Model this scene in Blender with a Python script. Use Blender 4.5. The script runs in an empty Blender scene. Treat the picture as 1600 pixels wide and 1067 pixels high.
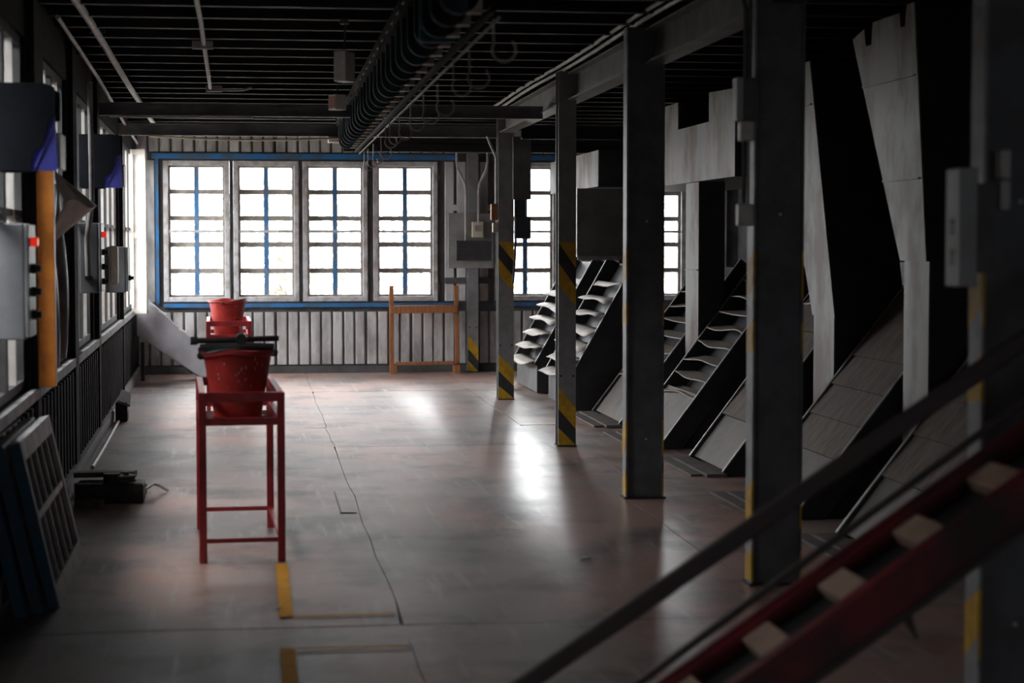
import bpy, bmesh, math, random
from mathutils import Vector, Matrix
random.seed(11)
scene = bpy.context.scene
col = scene.collection
R = math.radians

# ------------------------------------------------------------------ camera
F = 3000.0                      # focal length in pixels of the 1600 x 1067 frame
CAM_H = 1.5
TH = math.atan(155.5 / F)       # pitch down
PS = math.atan(403 * math.cos(TH) / F)   # yaw to the right of the long axis
cam_d = bpy.data.cameras.new('camera')
cam_d.sensor_width = 36.0
cam_d.lens = F / 1600 * 36.0
cam_d.clip_start = 0.05
cam_d.clip_end = 400
cam_d.dof.use_dof = True
cam_d.dof.focus_distance = 15.0
cam_d.dof.aperture_fstop = 2.6
cam = bpy.data.objects.new('camera', cam_d)
col.objects.link(cam)
cam.location = (0, 0, CAM_H)
cam.rotation_euler = (math.pi / 2 - TH, 0, -PS)
scene.camera = cam

# ------------------------------------------------------------------ light: one overcast sky, through the windows
SKY = 1.0
world = bpy.data.worlds.new('overcast_sky')
scene.world = world
world.use_nodes = True
bg = world.node_tree.nodes['Background']
bg.inputs[0].default_value = (0.97, 0.98, 1.0, 1)
bg.inputs[1].default_value = SKY
scene.view_settings.view_transform = 'Standard'
scene.view_settings.look = 'None'
scene.view_settings.gamma = 1.0
scene.view_settings.use_curve_mapping = False
scene.view_settings.exposure = 4.2
scene.cycles.max_bounces = 10
scene.cycles.diffuse_bounces = 5
scene.cycles.glossy_bounces = 4
scene.cycles.transparent_max_bounces = 16
scene.cycles.sample_clamp_indirect = 6.0
scene.cycles.use_denoising = True

# sampling portals: they emit nothing, they only tell Cycles where the sky enters
def portal(name, loc, sx, sz, rot):
    l = bpy.data.lights.new(name, 'AREA')
    l.shape = 'RECTANGLE'; l.size = sx; l.size_y = sz
    l.cycles.is_portal = True
    o = bpy.data.objects.new(name, l); col.objects.link(o)
    o.location = loc; o.rotation_euler = rot

# ------------------------------------------------------------------ projection helpers (where a thing stands, from its pixel)
fw = Vector((math.sin(PS) * math.cos(TH), math.cos(PS) * math.cos(TH), -math.sin(TH)))
rt = Vector((math.cos(PS), -math.sin(PS), 0))
up = rt.cross(fw)
CAMP = Vector((0, 0, CAM_H))
def ray(x, y): return fw + rt * ((x - 800) / F) + up * ((533.5 - y) / F)
def FL(x, y, z=0.0):
    d = ray(x, y); return CAMP + d * ((z - CAM_H) / d.z)
def PY(x, y, Y):
    d = ray(x, y); return CAMP + d * (Y / d.y)
def PX(x, y, X):
    d = ray(x, y); return CAMP + d * (X / d.x)

# ------------------------------------------------------------------ materials
MATS = {}
def M(name, c1, c2=None, scale=6.0, rough=0.6, metal=0.0, bump=0.0, lo=0.4, hi=0.62, stretch=(1, 1, 1), bscale=None, rvar=0.0, spec=0.5):
    m = bpy.data.materials.new(name); m.use_nodes = True
    nt = m.node_tree; b = nt.nodes['Principled BSDF']
    b.inputs['Roughness'].default_value = rough
    b.inputs['Metallic'].default_value = metal
    b.inputs['Specular IOR Level'].default_value = spec
    b.inputs['Base Color'].default_value = (*c1, 1)
    if c2 is not None or bump or rvar:
        g = nt.nodes.new('ShaderNodeNewGeometry')
        mp = nt.nodes.new('ShaderNodeMapping'); mp.inputs['Scale'].default_value = stretch
        nt.links.new(g.outputs['Position'], mp.inputs[0])
        n = nt.nodes.new('ShaderNodeTexNoise'); n.inputs['Scale'].default_value = scale
        n.inputs['Detail'].default_value = 6; n.inputs['Roughness'].default_value = 0.62
        nt.links.new(mp.outputs[0], n.inputs['Vector'])
        r = nt.nodes.new('ShaderNodeMapRange'); r.inputs[1].default_value = lo; r.inputs[2].default_value = hi
        nt.links.new(n.outputs[0], r.inputs[0])
        if c2 is not None:
            mx = nt.nodes.new('ShaderNodeMix'); mx.data_type = 'RGBA'
            mx.inputs[6].default_value = (*c1, 1); mx.inputs[7].default_value = (*c2, 1)
            nt.links.new(r.outputs[0], mx.inputs[0]); nt.links.new(mx.outputs[2], b.inputs['Base Color'])
        if rvar:
            rr = nt.nodes.new('ShaderNodeMapRange'); rr.inputs[3].default_value = rough - rvar; rr.inputs[4].default_value = rough + rvar
            nt.links.new(n.outputs[0], rr.inputs[0]); nt.links.new(rr.outputs[0], b.inputs['Roughness'])
        if bump:
            n2 = nt.nodes.new('ShaderNodeTexNoise'); n2.inputs['Scale'].default_value = bscale or scale * 5
            n2.inputs['Detail'].default_value = 4
            nt.links.new(mp.outputs[0], n2.inputs['Vector'])
            bp = nt.nodes.new('ShaderNodeBump'); bp.inputs['Strength'].default_value = bump; bp.inputs['Distance'].default_value = 0.01
            nt.links.new(n2.outputs[0], bp.inputs['Height']); nt.links.new(bp.outputs[0], b.inputs['Normal'])
    MATS[name] = m
    return m

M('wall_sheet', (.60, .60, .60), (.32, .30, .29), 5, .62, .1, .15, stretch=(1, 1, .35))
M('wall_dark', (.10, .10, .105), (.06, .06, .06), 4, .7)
M('left_dark', (.024, .023, .022), (.014, .014, .014), 4, .8, spec=.1)  # backlit shade of the left wall is put into this base colour
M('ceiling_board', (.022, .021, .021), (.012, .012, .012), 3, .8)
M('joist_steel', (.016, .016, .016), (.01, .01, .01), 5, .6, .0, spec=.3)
M('beam_paint', (.15, .15, .155), (.085, .085, .085), 4, .5, .1, .05)
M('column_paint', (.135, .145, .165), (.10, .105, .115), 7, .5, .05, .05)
M('slim_paint', (.26, .265, .275), (.20, .205, .21), 7, .5, .05, .05)
M('lit_flange', (.34, .35, .37), (.22, .22, .23), 7, .5, .05)
M('hazard_yellow', (.62, .36, .012), (.42, .24, .02), 14, .55)
M('hazard_dark', (.045, .047, .052), (.03, .03, .03), 9, .55)
M('screen_grey', (.56, .56, .58), (.36, .33, .31), 9, .6, 0, .1)
M('frame_brown', (.40, .36, .33), (.26, .23, .21), 12, .65, 0, .1)
M('muntin_blue', (.05, .20, .46), (.16, .22, .30), 8, .55)
M('trim_blue', (.025, .17, .42), (.06, .11, .18), 6, .5)
M('white_paint', (.78, .76, .73), (.62, .56, .5), 5, .55)
M('red_paint', (.40, .028, .034), (.27, .02, .024), 12, .42, 0, .06)
M('bucket_red', (.44, .038, .032), (.31, .026, .022), 10, .42, 0, .05)
M('bucket_scuff', (.55, .5, .48), (.45, .3, .28), 20, .6)
M('black_rubber', (.018, .018, .02), (.03, .03, .03), 12, .55)
M('dark_steel', (.03, .032, .036), (.05, .045, .04), 9, .45, .4)
M('teal_cast', (.05, .075, .088), (.028, .034, .04), 5, .75, .0, spec=.08)
M('teal_bright', (.02, .16, .22), (.02, .08, .11), 9, .45)
M('link_pale', (.36, .33, .28), (.25, .22, .18), 9, .5, .2)
M('galv', (.40, .40, .40), (.28, .27, .26), 5, .42, .35, .05)
M('chute_grey', (.46, .46, .50), (.36, .36, .39), 4, .45, .1)
M('hopper_metal', (.16, .156, .152), (.065, .032, .022), 2.6, .55, .1, .06, lo=.47, hi=.60, stretch=(1, 1, .45), rvar=.1)
M('machine_dark', (.035, .037, .041), (.022, .022, .025), 4, .5, .1)
M('machine_grey', (.16, .165, .165), (.11, .11, .11), 5, .5, .1)
M('deck_dark', (.05, .045, .042), (.09, .075, .065), 7, .7)
M('rail_steel', (.30, .30, .29), (.17, .15, .135), 9, .42, .4)
M('baffle_pale', (.44, .40, .36), (.32, .28, .25), 8, .55)
M('baffle_thin', (.30, .25, .21), (.24, .2, .17), 8, .6)
M('plank_worn', (.165, .125, .10), (.09, .073, .062), 6, .65, 0, .1, stretch=(1, 4, 1), spec=.2)
M('plate_worn', (.17, .145, .13), (.12, .11, .105), 5, .6, .0, .05, spec=.2)
M('wood_orange', (.36, .145, .055), (.24, .09, .035), 9, .55, 0, .1, stretch=(4, 4, .6))
M('orange_board', (.95, .33, .035), (.80, .25, .03), 9, .5)
M('wood_tread', (.46, .32, .24), (.34, .22, .16), 9, .6, 0, .15)
M('panel_grey', (.30, .30, .30), (.23, .225, .22), 7, .55, 0)
M('box_grey', (.42, .44, .46), (.34, .35, .37), 5, .45, .1)
M('box_dark', (.12, .125, .135), (.09, .09, .095), 5, .5, .1)
M('box_beige', (.62, .55, .44), (.5, .43, .33), 8, .5)
M('hood_navy', (.016, .019, .027), (.010, .012, .016), 5, .7, spec=.15)
M('hood_blue', (.17, .18, .88), (.13, .14, .72), 5, .45)
M('button_red', (.9, .03, .02), None, 1, .3)
MATS['button_red'].node_tree.nodes['Principled BSDF'].inputs['Emission Color'].default_value = (1, .04, .02, 1)
MATS['button_red'].node_tree.nodes['Principled BSDF'].inputs['Emission Strength'].default_value = .03
M('conduit', (.40, .39, .38), (.27, .26, .25), 9, .5, .2)
M('conduit_dark', (.10, .10, .10), (.06, .06, .06), 9, .5, .2)
M('sash_blue', (.015, .10, .20), (.05, .08, .1), 9, .6)
M('sash_grey', (.33, .33, .34), (.2, .2, .2), 9, .65)
M('tarp_grey', (.20, .20, .20), (.07, .07, .07), 5, .4, .1)
M('junk_dark', (.05, .045, .042), (.025, .024, .023), 12, .6, .2, .2)
M('timber_dark', (.14, .11, .09), (.08, .065, .055), 9, .7)
M('lamp_grey', (.75, .74, .72), (.6, .58, .56), 9, .5)
M('lamp_red', (.55, .20, .17), (.45, .16, .13), 9, .5)
M('marking_yellow', (.90, .42, .05), (.65, .30, .07), 9, .8, spec=.1, lo=.5, hi=.8)
M('stair_red', (.22, .012, .022), (.035, .016, .016), 3.0, .4, 0, .05)
M('stair_rail', (.055, .04, .037), (.045, .038, .036), 6, .5)
M('leaf_green', (.34, .37, .29), (.44, .45, .40), 1.5, .55)  # daylight glare outside is put into the pale leaf colour
M('bark', (.16, .12, .09), (.1, .08, .06), 8, .8)
M('grass', (.24, .23, .19), (.30, .28, .24), 1.2, .8)
M('wire', (.30, .27, .24), None, 1, .4, .6)

def glass(name, clear, dirt, ior=1.3):
    m = bpy.data.materials.new(name); m.use_nodes = True
    nt = m.node_tree; nt.nodes.clear()
    o = nt.nodes.new('ShaderNodeOutputMaterial')
    tr = nt.nodes.new('ShaderNodeBsdfTransparent'); tr.inputs[0].default_value = (*clear, 1)
    gl = nt.nodes.new('ShaderNodeBsdfGlossy'); gl.inputs['Roughness'].default_value = .08
    fr = nt.nodes.new('ShaderNodeFresnel'); fr.inputs[0].default_value = ior
    m1 = nt.nodes.new('ShaderNodeMixShader')
    nt.links.new(fr.outputs[0], m1.inputs[0]); nt.links.new(tr.outputs[0], m1.inputs[1]); nt.links.new(gl.outputs[0], m1.inputs[2])
    tl = nt.nodes.new('ShaderNodeBsdfTranslucent'); tl.inputs[0].default_value = (.62, .60, .56, 1)
    df = nt.nodes.new('ShaderNodeBsdfDiffuse'); df.inputs[0].default_value = (.32, .29, .26, 1)
    m2 = nt.nodes.new('ShaderNodeMixShader'); m2.inputs[0].default_value = .5
    nt.links.new(tl.outputs[0], m2.inputs[1]); nt.links.new(df.outputs[0], m2.inputs[2])
    g = nt.nodes.new('ShaderNodeNewGeometry')
    n = nt.nodes.new('ShaderNodeTexNoise'); n.inputs['Scale'].default_value = 5; n.inputs['Detail'].default_value = 5
    nt.links.new(g.outputs['Position'], n.inputs['Vector'])
    r = nt.nodes.new('ShaderNodeMapRange'); r.inputs[1].default_value = .35; r.inputs[2].default_value = .75
    r.inputs[3].default_value = dirt * .5; r.inputs[4].default_value = dirt * 1.6
    nt.links.new(n.outputs[0], r.inputs[0])
    m3 = nt.nodes.new('ShaderNodeMixShader')
    nt.links.new(r.outputs[0], m3.inputs[0]); nt.links.new(m1.outputs[0], m3.inputs[1]); nt.links.new(m2.outputs[0], m3.inputs[2])
    nt.links.new(m3.outputs[0], o.inputs[0])
    MATS[name] = m
glass('glass_back', (.97, .98, .98), .07)
glass('glass_left', (.92, .92, .92), .05, 1.1)
glass('glass_dim', (.55, .55, .55), .03)
glass('glass_far', (.99, .99, .99), .02, 1.08)
glass('glass_fill', (.27, .27, .27), .02)

def floor_material():
    m = bpy.data.materials.new('floor_sheet'); m.use_nodes = True
    nt = m.node_tree; b = nt.nodes['Principled BSDF']; L = nt.links.new
    g = nt.nodes.new('ShaderNodeNewGeometry')
    def noise(scale, stretch=(1, 1, 1), detail=6):
        mp = nt.nodes.new('ShaderNodeMapping'); mp.inputs['Scale'].default_value = stretch
        L(g.outputs['Position'], mp.inputs[0])
        n = nt.nodes.new('ShaderNodeTexNoise'); n.inputs['Scale'].default_value = scale; n.inputs['Detail'].default_value = detail
        n.inputs['Roughness'].default_value = .6
        L(mp.outputs[0], n.inputs['Vector']); return n.outputs[0]
    def mr(s, a, b_, c=0.0, d=1.0):
        r = nt.nodes.new('ShaderNodeMapRange'); r.inputs[1].default_value = a; r.inputs[2].default_value = b_
        r.inputs[3].default_value = c; r.inputs[4].default_value = d; L(s, r.inputs[0]); return r.outputs[0]
    def mix(f, a, b_):
        x = nt.nodes.new('ShaderNodeMix'); x.data_type = 'RGBA'; L(f, x.inputs[0])
        for k, v in ((6, a), (7, b_)):
            if isinstance(v, tuple): x.inputs[k].default_value = (*v, 1)
            else: L(v, x.inputs[k])
        return x.outputs[2]
    def math_(op, a, b_):
        x = nt.nodes.new('ShaderNodeMath'); x.operation = op
        for k, v in ((0, a), (1, b_)):
            if isinstance(v, (int, float)): x.inputs[k].default_value = v
            else: L(v, x.inputs[k])
        return x.outputs[0]
    big = mr(noise(.7, (1, .6, 1)), .42, .62)
    c = mix(big, (.28, .222, .20), (.41, .228, .182))
    c = mix(mr(noise(1.7, (1, .8, 1)), .48, .66), c, (.115, .09, .08))
    c = mix(mr(noise(5, (3, .25, 1)), .56, .72), c, (.36, .30, .28))
    L(c, b.inputs['Base Color'])
    # trodden, polished lane between the stand and the columns
    sx = nt.nodes.new('ShaderNodeSeparateXYZ'); L(g.outputs['Position'], sx.inputs[0])
    lane = math_('MULTIPLY', mr(sx.outputs[0], 1.25, 1.6), mr(math_('SUBTRACT', 2.45, sx.outputs[0]), 0, .45))
    L(math_('ADD', .24, math_('MULTIPLY', lane, .26)), b.inputs['Specular IOR Level'])
    soft = math_('SUBTRACT', noise(2.2, (1, .8, 1), 3), .5)
    fine = math_('SUBTRACT', noise(9, (1, .7, 1), 3), .5)
    rough = math_('SUBTRACT', .50, math_('MULTIPLY', lane, .20))
    rough = math_('ADD', rough, math_('ADD', math_('MULTIPLY', soft, .14), math_('MULTIPLY', fine, .10)))
    rough = math_('MAXIMUM', rough, .285)
    L(rough, b.inputs['Roughness'])
    bp = nt.nodes.new('ShaderNodeBump'); bp.inputs['Strength'].default_value = .10; bp.inputs['Distance'].default_value = .004
    L(noise(5, (1, 1.6, 1), 3), bp.inputs['Height']); L(bp.outputs[0], b.inputs['Normal'])
    MATS['floor_sheet'] = m
floor_material()

# ------------------------------------------------------------------ mesh helpers
class MB:
    def __init__(s): s.v = []; s.f = []
    def add(s, vs, fs):
        o = len(s.v); s.v += [tuple(p) for p in vs]; s.f += [tuple(i + o for i in q) for q in fs]; return s
    def box(s, x0, x1, y0, y1, z0, z1):
        vs = [(x, y, z) for z in (z0, z1) for y in (y0, y1) for x in (x0, x1)]
        return s.add(vs, [(0, 2, 3, 1), (4, 5, 7, 6), (0, 1, 5, 4), (2, 6, 7, 3), (0, 4, 6, 2), (1, 3, 7, 5)])
    def prism(s, poly, vec):
        n = len(poly); vec = Vector(vec); a = [Vector(p) for p in poly]; b = [p + vec for p in a]
        return s.add(a + b, [tuple(range(n))[::-1], tuple(range(n, 2 * n))] + [(i, (i + 1) % n, n + (i + 1) % n, n + i) for i in range(n)])
    def bar(s, p, q, w, h, upv=(0, 0, 1)):
        p = Vector(p); q = Vector(q); d = (q - p).normalized(); u = Vector(upv)
        sd = d.cross(u)
        if sd.length < 1e-4: sd = d.cross(Vector((1, 0, 0)))
        sd.normalize(); u = sd.cross(d)
        a = [p + sd * (i * w / 2) + u * (j * h / 2) for i, j in ((-1, -1), (1, -1), (1, 1), (-1, 1))]
        return s.prism(a, q - p)
    def tube(s, pts, r, n=8, closed=False):
        pts = [Vector(p) for p in pts]; k = len(pts); rings = []
        ref = None
        for i, p in enumerate(pts):
            a = pts[(i - 1) % k] if (closed or i > 0) else p
            b = pts[(i + 1) % k] if (closed or i < k - 1) else p
            d = (b - a).normalized()
            if ref is None:
                ref = d.orthogonal().normalized()
            ref = (ref - d * ref.dot(d)).normalized()
            e = d.cross(ref)
            rr = r[i] if isinstance(r, (list, tuple)) else r
            rings.append([p + (ref * math.cos(2 * math.pi * j / n) + e * math.sin(2 * math.pi * j / n)) * rr for j in range(n)])
        vs = [q for g in rings for q in g]; fs = []
        for i in range(k if closed else k - 1):
            for j in range(n):
                a = i * n + j; b = i * n + (j + 1) % n; c = ((i + 1) % k) * n
                fs.append((a, b, c + (j + 1) % n, c + j))
        if not closed: fs += [tuple(range(n))[::-1], tuple(range((k - 1) * n, k * n))]
        return s.add(vs, fs)
    def lathe(s, prof, n=32, o=(0, 0, 0), wob=None):
        o = Vector(o); vs = []; fs = []
        for i, (r, z) in enumerate(prof):
            for j in range(n):
                a = 2 * math.pi * j / n; w = wob(i, a) if wob else (0, 0)
                vs.append(o + Vector(((r + w[0]) * math.cos(a), (r + w[0]) * math.sin(a), z + w[1])))
        for i in range(len(prof) - 1):
            for j in range(n):
                fs.append((i * n + j, i * n + (j + 1) % n, (i + 1) * n + (j + 1) % n, (i + 1) * n + j))
        return s.add(vs, fs)
    def cyl(s, p, q, r, n=14): return s.tube([p, q], r, n)
    def mesh(s, name):
        me = bpy.data.meshes.new(name); me.from_pydata(s.v, [], s.f)
        bm = bmesh.new(); bm.from_mesh(me); bmesh.ops.recalc_face_normals(bm, faces=bm.faces); bm.to_mesh(me); bm.free()
        return me
    def build(s, name, mat, parent=None, smooth=False, bevel=0.0, loc=None, rz=0.0):
        me = s.mesh(name); me.materials.append(MATS[mat])
        o = bpy.data.objects.new(name, me); col.objects.link(o)
        if parent: o.parent = parent
        if loc: o.location = loc
        if rz: o.rotation_euler.z = rz
        if smooth:
            for p in me.polygons: p.use_smooth = True
            try: me.set_sharp_from_angle(angle=R(40))
            except Exception: pass
        if bevel:
            b = o.modifiers.new('bevel', 'BEVEL'); b.width = bevel; b.segments = 2; b.limit_method = 'ANGLE'
        return o
def tag(o, label=None, cat=None, group=None, kind=None):
    if label: o['label'] = label
    if cat: o['category'] = cat
    if group: o['group'] = group
    if kind: o['kind'] = kind
    return o
def empty(name, loc=(0, 0, 0), rz=0.0, parent=None):
    o = bpy.data.objects.new(name, None); col.objects.link(o); o.location = loc; o.rotation_euler.z = rz
    o.empty_display_size = .1
    if parent: o.parent = parent
    return o
def thing(name, label, cat, loc=(0, 0, 0), rz=0.0, group=None): return tag(empty(name, loc, rz), label, cat, group)
def share(o, loc, parent=None, rz=None):
    c = o.copy(); col.objects.link(c); c.location = loc
    if parent: c.parent = parent
    if rz is not None: c.rotation_euler.z = rz
    return c
def copy_tree(o, parent=None):
    c = o.copy(); col.objects.link(c); c.parent = parent
    for ch in list(o.children): copy_tree(ch, c)
    return c
def B(*a): return MB().box(*a)

# ================================================================== THE SETTING
YB = 22.10                 # inner face of the back wall
ZC = 2.92                  # ceiling
XR = 5.65
LS = 0.0177                # the left wall splays slightly
def XL(Y): return -1.10 - LS * (Y - 9.0)
RZL = math.atan(LS)

# floor: sheets butted together
fl = tag(B(-1.9, XR + .2, -2.6, YB + .2, -.12, -.018).build('floor', 'black_rubber'), kind='structure')
xs = [-1.9, .57, 2.15, 3.7, XR + .1]
ys = [-2.5, 2.5, 7.45, 14.07, 15.54, 19.3, YB + .1]
def wx(i, y): return xs[i] + (.006 * math.sin(y * 2.3 + i) + .005 * math.sin(y * 7.1 + 2 * i) + .003 * math.sin(y * 19 + i) if 0 < i < len(xs) - 1 else 0)
def wy(j, x): return ys[j] + (.010 * math.sin(x * 1.7 + j) + .008 * math.sin(x * 6.3 + 2 * j) if 0 < j < len(ys) - 1 else 0)
for i in range(len(xs) - 1):
    for j in range(len(ys) - 1):
        dz = random.uniform(-.002, .0015); g = .0022; poly = []
        n_ = 12
        for k in range(n_): x = xs[i] + (xs[i + 1] - xs[i]) * k / n_; poly.append((x + (g if k == 0 else 0), wy(j, x) + g, dz))
        for k in range(n_): y = ys[j] + (ys[j + 1] - ys[j]) * k / n_; poly.append((wx(i + 1, y) - g, y + (g if k == 0 else 0), dz))
        for k in range(n_): x = xs[i + 1] + (xs[i] - xs[i + 1]) * k / n_; poly.append((x - (g if k == 0 else 0), wy(j + 1, x) - g, dz))
        for k in range(n_): y = ys[j + 1] + (ys[j] - ys[j + 1]) * k / n_; poly.append((wx(i, y) + g, y - (g if k == 0 else 0), dz))
        MB().prism(poly, (0, 0, -.03)).build('floor_sheet', 'floor_sheet', fl)

# ceiling with joists across the room
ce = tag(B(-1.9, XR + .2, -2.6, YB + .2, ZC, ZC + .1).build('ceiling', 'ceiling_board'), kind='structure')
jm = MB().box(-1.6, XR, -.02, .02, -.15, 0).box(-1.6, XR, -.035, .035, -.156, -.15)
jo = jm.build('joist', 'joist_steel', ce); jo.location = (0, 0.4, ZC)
y = 1.0
while y < YB - .2:
    share(jo, (0, y, ZC), ce); y += .56
# boards between joists
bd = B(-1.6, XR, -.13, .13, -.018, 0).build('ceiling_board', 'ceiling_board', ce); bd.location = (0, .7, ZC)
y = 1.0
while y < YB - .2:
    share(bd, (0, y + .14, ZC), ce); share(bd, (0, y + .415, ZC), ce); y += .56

# ---- windows
def make_window(w, h, cols, rows, gy, screen, glass_mat, frame_mat, name):
    r = empty(name); r['kind'] = 'structure'
    y0, y1 = (gy - .012, gy + .045)
    bw = .078 if screen else .045
    f = MB()
    f.box(-w / 2, -w / 2 + bw, y0, y1, 0, h).box(w / 2 - bw, w / 2, y0, y1, 0, h)
    f.box(-w / 2 + bw, w / 2 - bw, y0, y1, 0, bw).box(-w / 2 + bw, w / 2 - bw, y0, y1, h - bw, h)
    f.build('frame', frame_mat, r)
    iw, ih = w - 2 * bw, h - 2 * bw
    mw = .055 if screen else .03
    cw = (iw - (cols - 1) * mw) / cols; rh = (ih - (rows - 1) * mw) / rows
    for k in range(1, cols):
        x = -iw / 2 + k * (cw + mw) - mw / 2
        B(x - mw / 2, x + mw / 2, y0, y1 - .008, bw, h - bw).build('muntin', 'muntin_blue' if screen else 'white_paint', r)  # without a screen, white puts the sky-lit mullion sides into the colour
    for k in range(1, rows):
        z = bw + k * (rh + mw) - mw / 2
        for c in range(cols):
            x0 = -iw / 2 + c * (cw + mw)
            B(x0, x0 + cw, y0 + .004, y1 - .012, z - mw / 2, z + mw / 2).build('muntin', frame_mat, r)
    pm = B(-cw / 2 - .003, cw / 2 + .003, -.002, .002, -.003, rh + .003)
    first = None
    for c in range(cols):
        for k in range(rows):
            L_ = (-iw / 2 + c * (cw + mw) + cw / 2, gy + .016, bw + k * (rh + mw))
            if first is None:
                first = pm.build('pane', glass_mat, r); first.location = L_
            else: share(first, L_, r)
    if screen:
        s = MB(); sw = .055; a, b_ = -.03, .012
        s.box(-w / 2, -w / 2 + sw, a, b_, 0, h).box(w / 2 - sw, w / 2, a, b_, 0, h)
        s.box(-w / 2 + sw, w / 2 - sw, a, b_, 0, sw).box(-w / 2 + sw, w / 2 - sw, a, b_, h - sw, h)
        so = s.build('screen_frame', 'screen_grey', r, bevel=.006)
        B(-w / 2 + sw, w / 2 - sw, -.02, .004, h * .5 - .014, h * .5 + .014).build('screen_rail', 'screen_grey', r)
        MB().tube([(-w / 2 + sw, -.01, h * .5 - .05), (-.05 + random.uniform(-.03, .03), -.012, h * .27), (w / 2 - sw - .06, -.01, sw)], .003, 5).build('brace_wire', 'wire', r)
        for z in (.16, h - .16): MB().cyl((w / 2 + .012, -.034, z - .045), (w / 2 + .012, -.034, z + .045), .009, 8).build('hinge', 'dark_steel', r)
    return r

WZ, WH = .82, 1.60
back_w = [(-1.01, -.28), (-.225, .505), (.55, 1.295), (1.345, 2.11), (2.755, 3.50), (4.28, 5.02)]
w0 = None
for i, (a, b_) in enumerate(back_w):
    if w0 is None:
        w0 = make_window(.74, WH, 2, 5, .07, True, 'glass_back', 'frame_brown', 'window_1'); o = w0
    else:
        o = copy_tree(w0); o.name = 'window_%d' % (i + 1)
    o.location = ((a + b_) / 2, YB, WZ)
    portal('sky_portal', ((a + b_) / 2, YB + .14, WZ + WH / 2), .70, WH, (-math.pi / 2, 0, 0))

# ---- back wall: sheet with openings
wb = MB(); T = .14
wb.box(-1.9, XR + .2, YB, YB + T, -.1, WZ).box(-1.9, XR + .2, YB, YB + T, WZ + WH, ZC + .1)
ex = [-1.9] + [v for p in [((a + b_) / 2 - .372, (a + b_) / 2 + .372) for a, b_ in back_w] for v in p] + [XR + .2]
for k in range(0, len(ex), 2): wb.box(ex[k], ex[k + 1], YB, YB + T, WZ, WZ + WH)
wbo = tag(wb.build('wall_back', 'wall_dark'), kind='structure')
def rib(h, w=.112):
    return MB().add([(-w / 2, 0, 0), (-w / 2 + .012, -.028, 0), (w / 2 - .012, -.028, 0), (w / 2, 0, 0),
                     (-w / 2, 0, h), (-w / 2 + .012, -.028, h), (w / 2 - .012, -.028, h), (w / 2, 0, h)],
                    [(0, 1, 5, 4), (1, 2, 6, 5), (2, 3, 7, 6), (4, 5, 6, 7), (0, 3, 2, 1)])
rl = rib(.60).build('wall_panel', 'wall_sheet', wbo); rl.location = (-1.25, YB, .10)
rh_ = rib(.32).build('wall_panel', 'wall_sheet', wbo); rh_.location = (-1.25, YB, 2.52)
rm = rib(1.6).build('wall_panel', 'wall_sheet', wbo); rm.location = (-1.16, YB, .82)
x = -1.115
k = 0
while x < XR - .1:
    jit = random.uniform(-.006, .006)
    share(rl, (x + jit, YB, .10), wbo); share(rh_, (x + jit, YB, 2.52), wbo)
    if 2.16 < x < 2.72 or 3.55 < x < 4.22 or x > 5.1: share(rm, (x + jit, YB, .82), wbo)
    x += .129; k += 1
tag(B(-1.3, XR, YB - .045, YB, 0, .085).build('baseboard_back', 'wall_dark'), kind='structure')
for n, (a, b_, z0, z1, m_) in enumerate([(-1.02, 2.30, .755, .80, 'trim_blue'), (-1.14, 2.30, 2.44, 2.50, 'trim_blue'), (2.74, 3.52, .755, .80, 'trim_blue'),
                                         (2.74, 3.52, 2.44, 2.50, 'trim_blue'), (-1.10, -1.065, .80, 2.44, 'trim_blue'), (2.18, 2.74, 1.86, 1.93, 'wall_sheet'), (2.18, 2.74, 1.02, 1.09, 'wall_dark')]):
    tag(B(a, b_, YB - .05, YB + .01, z0, z1).build('trim_%d' % (n + 1), m_), kind='structure')

# ---- left wall
LWZ, LWH = .77, 1.74
lw_groups = [(8.20, 2), (3.6, 3), (10.75, 2), (13.15, 2), (15.35, 4), (18.75, 4)]  # second group is out of view, added to light the foreground
PW = .79
spans = []
l0 = None; n = 7; dim = None
for (ys_, cnt) in lw_groups:
    spans.append((ys_, ys_ + cnt * PW))
    for k in range(cnt):
        yc = ys_ + (k + .5) * PW
        if l0 is None:
            l0 = make_window(.785, LWH, 2, 2, .035, False, 'glass_left', 'wall_dark', 'window_%d' % n); o = l0  # dark frame colour holds the shade of the unlit room side
            fr0 = make_window(.785, LWH, 2, 2, .035, False, 'glass_far', 'wall_dark', 'window_%d' % n)
        else:
            o = copy_tree(l0 if ys_ < 14 else fr0); o.name = 'window_%d' % n
        if ys_ < 8:
            for q in o.children:
                if q.name.startswith('pane'):
                    if dim is None: dim = q.data.copy(); dim.materials[0] = MATS['glass_dim']
                    q.data = dim
        o.location = (XL(yc), yc, LWZ); o.rotation_euler.z = math.pi / 2 + RZL
        n += 1
    yc = (spans[-1][0] + spans[-1][1]) / 2
    portal('sky_portal', (XL(yc) - .16, yc, LWZ + LWH / 2), cnt * PW, LWH, (math.pi / 2, 0, -math.pi / 2 + RZL))
for q in list(fr0.children): bpy.data.objects.remove(q)
bpy.data.objects.remove(fr0)
wl = MB()   # local frame: x out of the wall, y along it, origin at (XL(9), 9)
def ly(Y): return (Y - 9.0)
wl.box(-T, 0, ly(-2.6), ly(YB + .1), -.1, LWZ).box(-T, 0, ly(-2.6), ly(YB + .1), LWZ + LWH, ZC + .1)
e = [-2.6] + [v for p in sorted(spans) for v in p] + [YB + .1]
for k in range(0, len(e), 2): wl.box(-T, 0, ly(e[k]), ly(e[k + 1]), LWZ, LWZ + LWH)
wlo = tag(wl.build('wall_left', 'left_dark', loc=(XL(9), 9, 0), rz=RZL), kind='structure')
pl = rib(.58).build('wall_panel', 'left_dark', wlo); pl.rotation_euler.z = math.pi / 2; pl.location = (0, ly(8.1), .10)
y = 8.32
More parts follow.
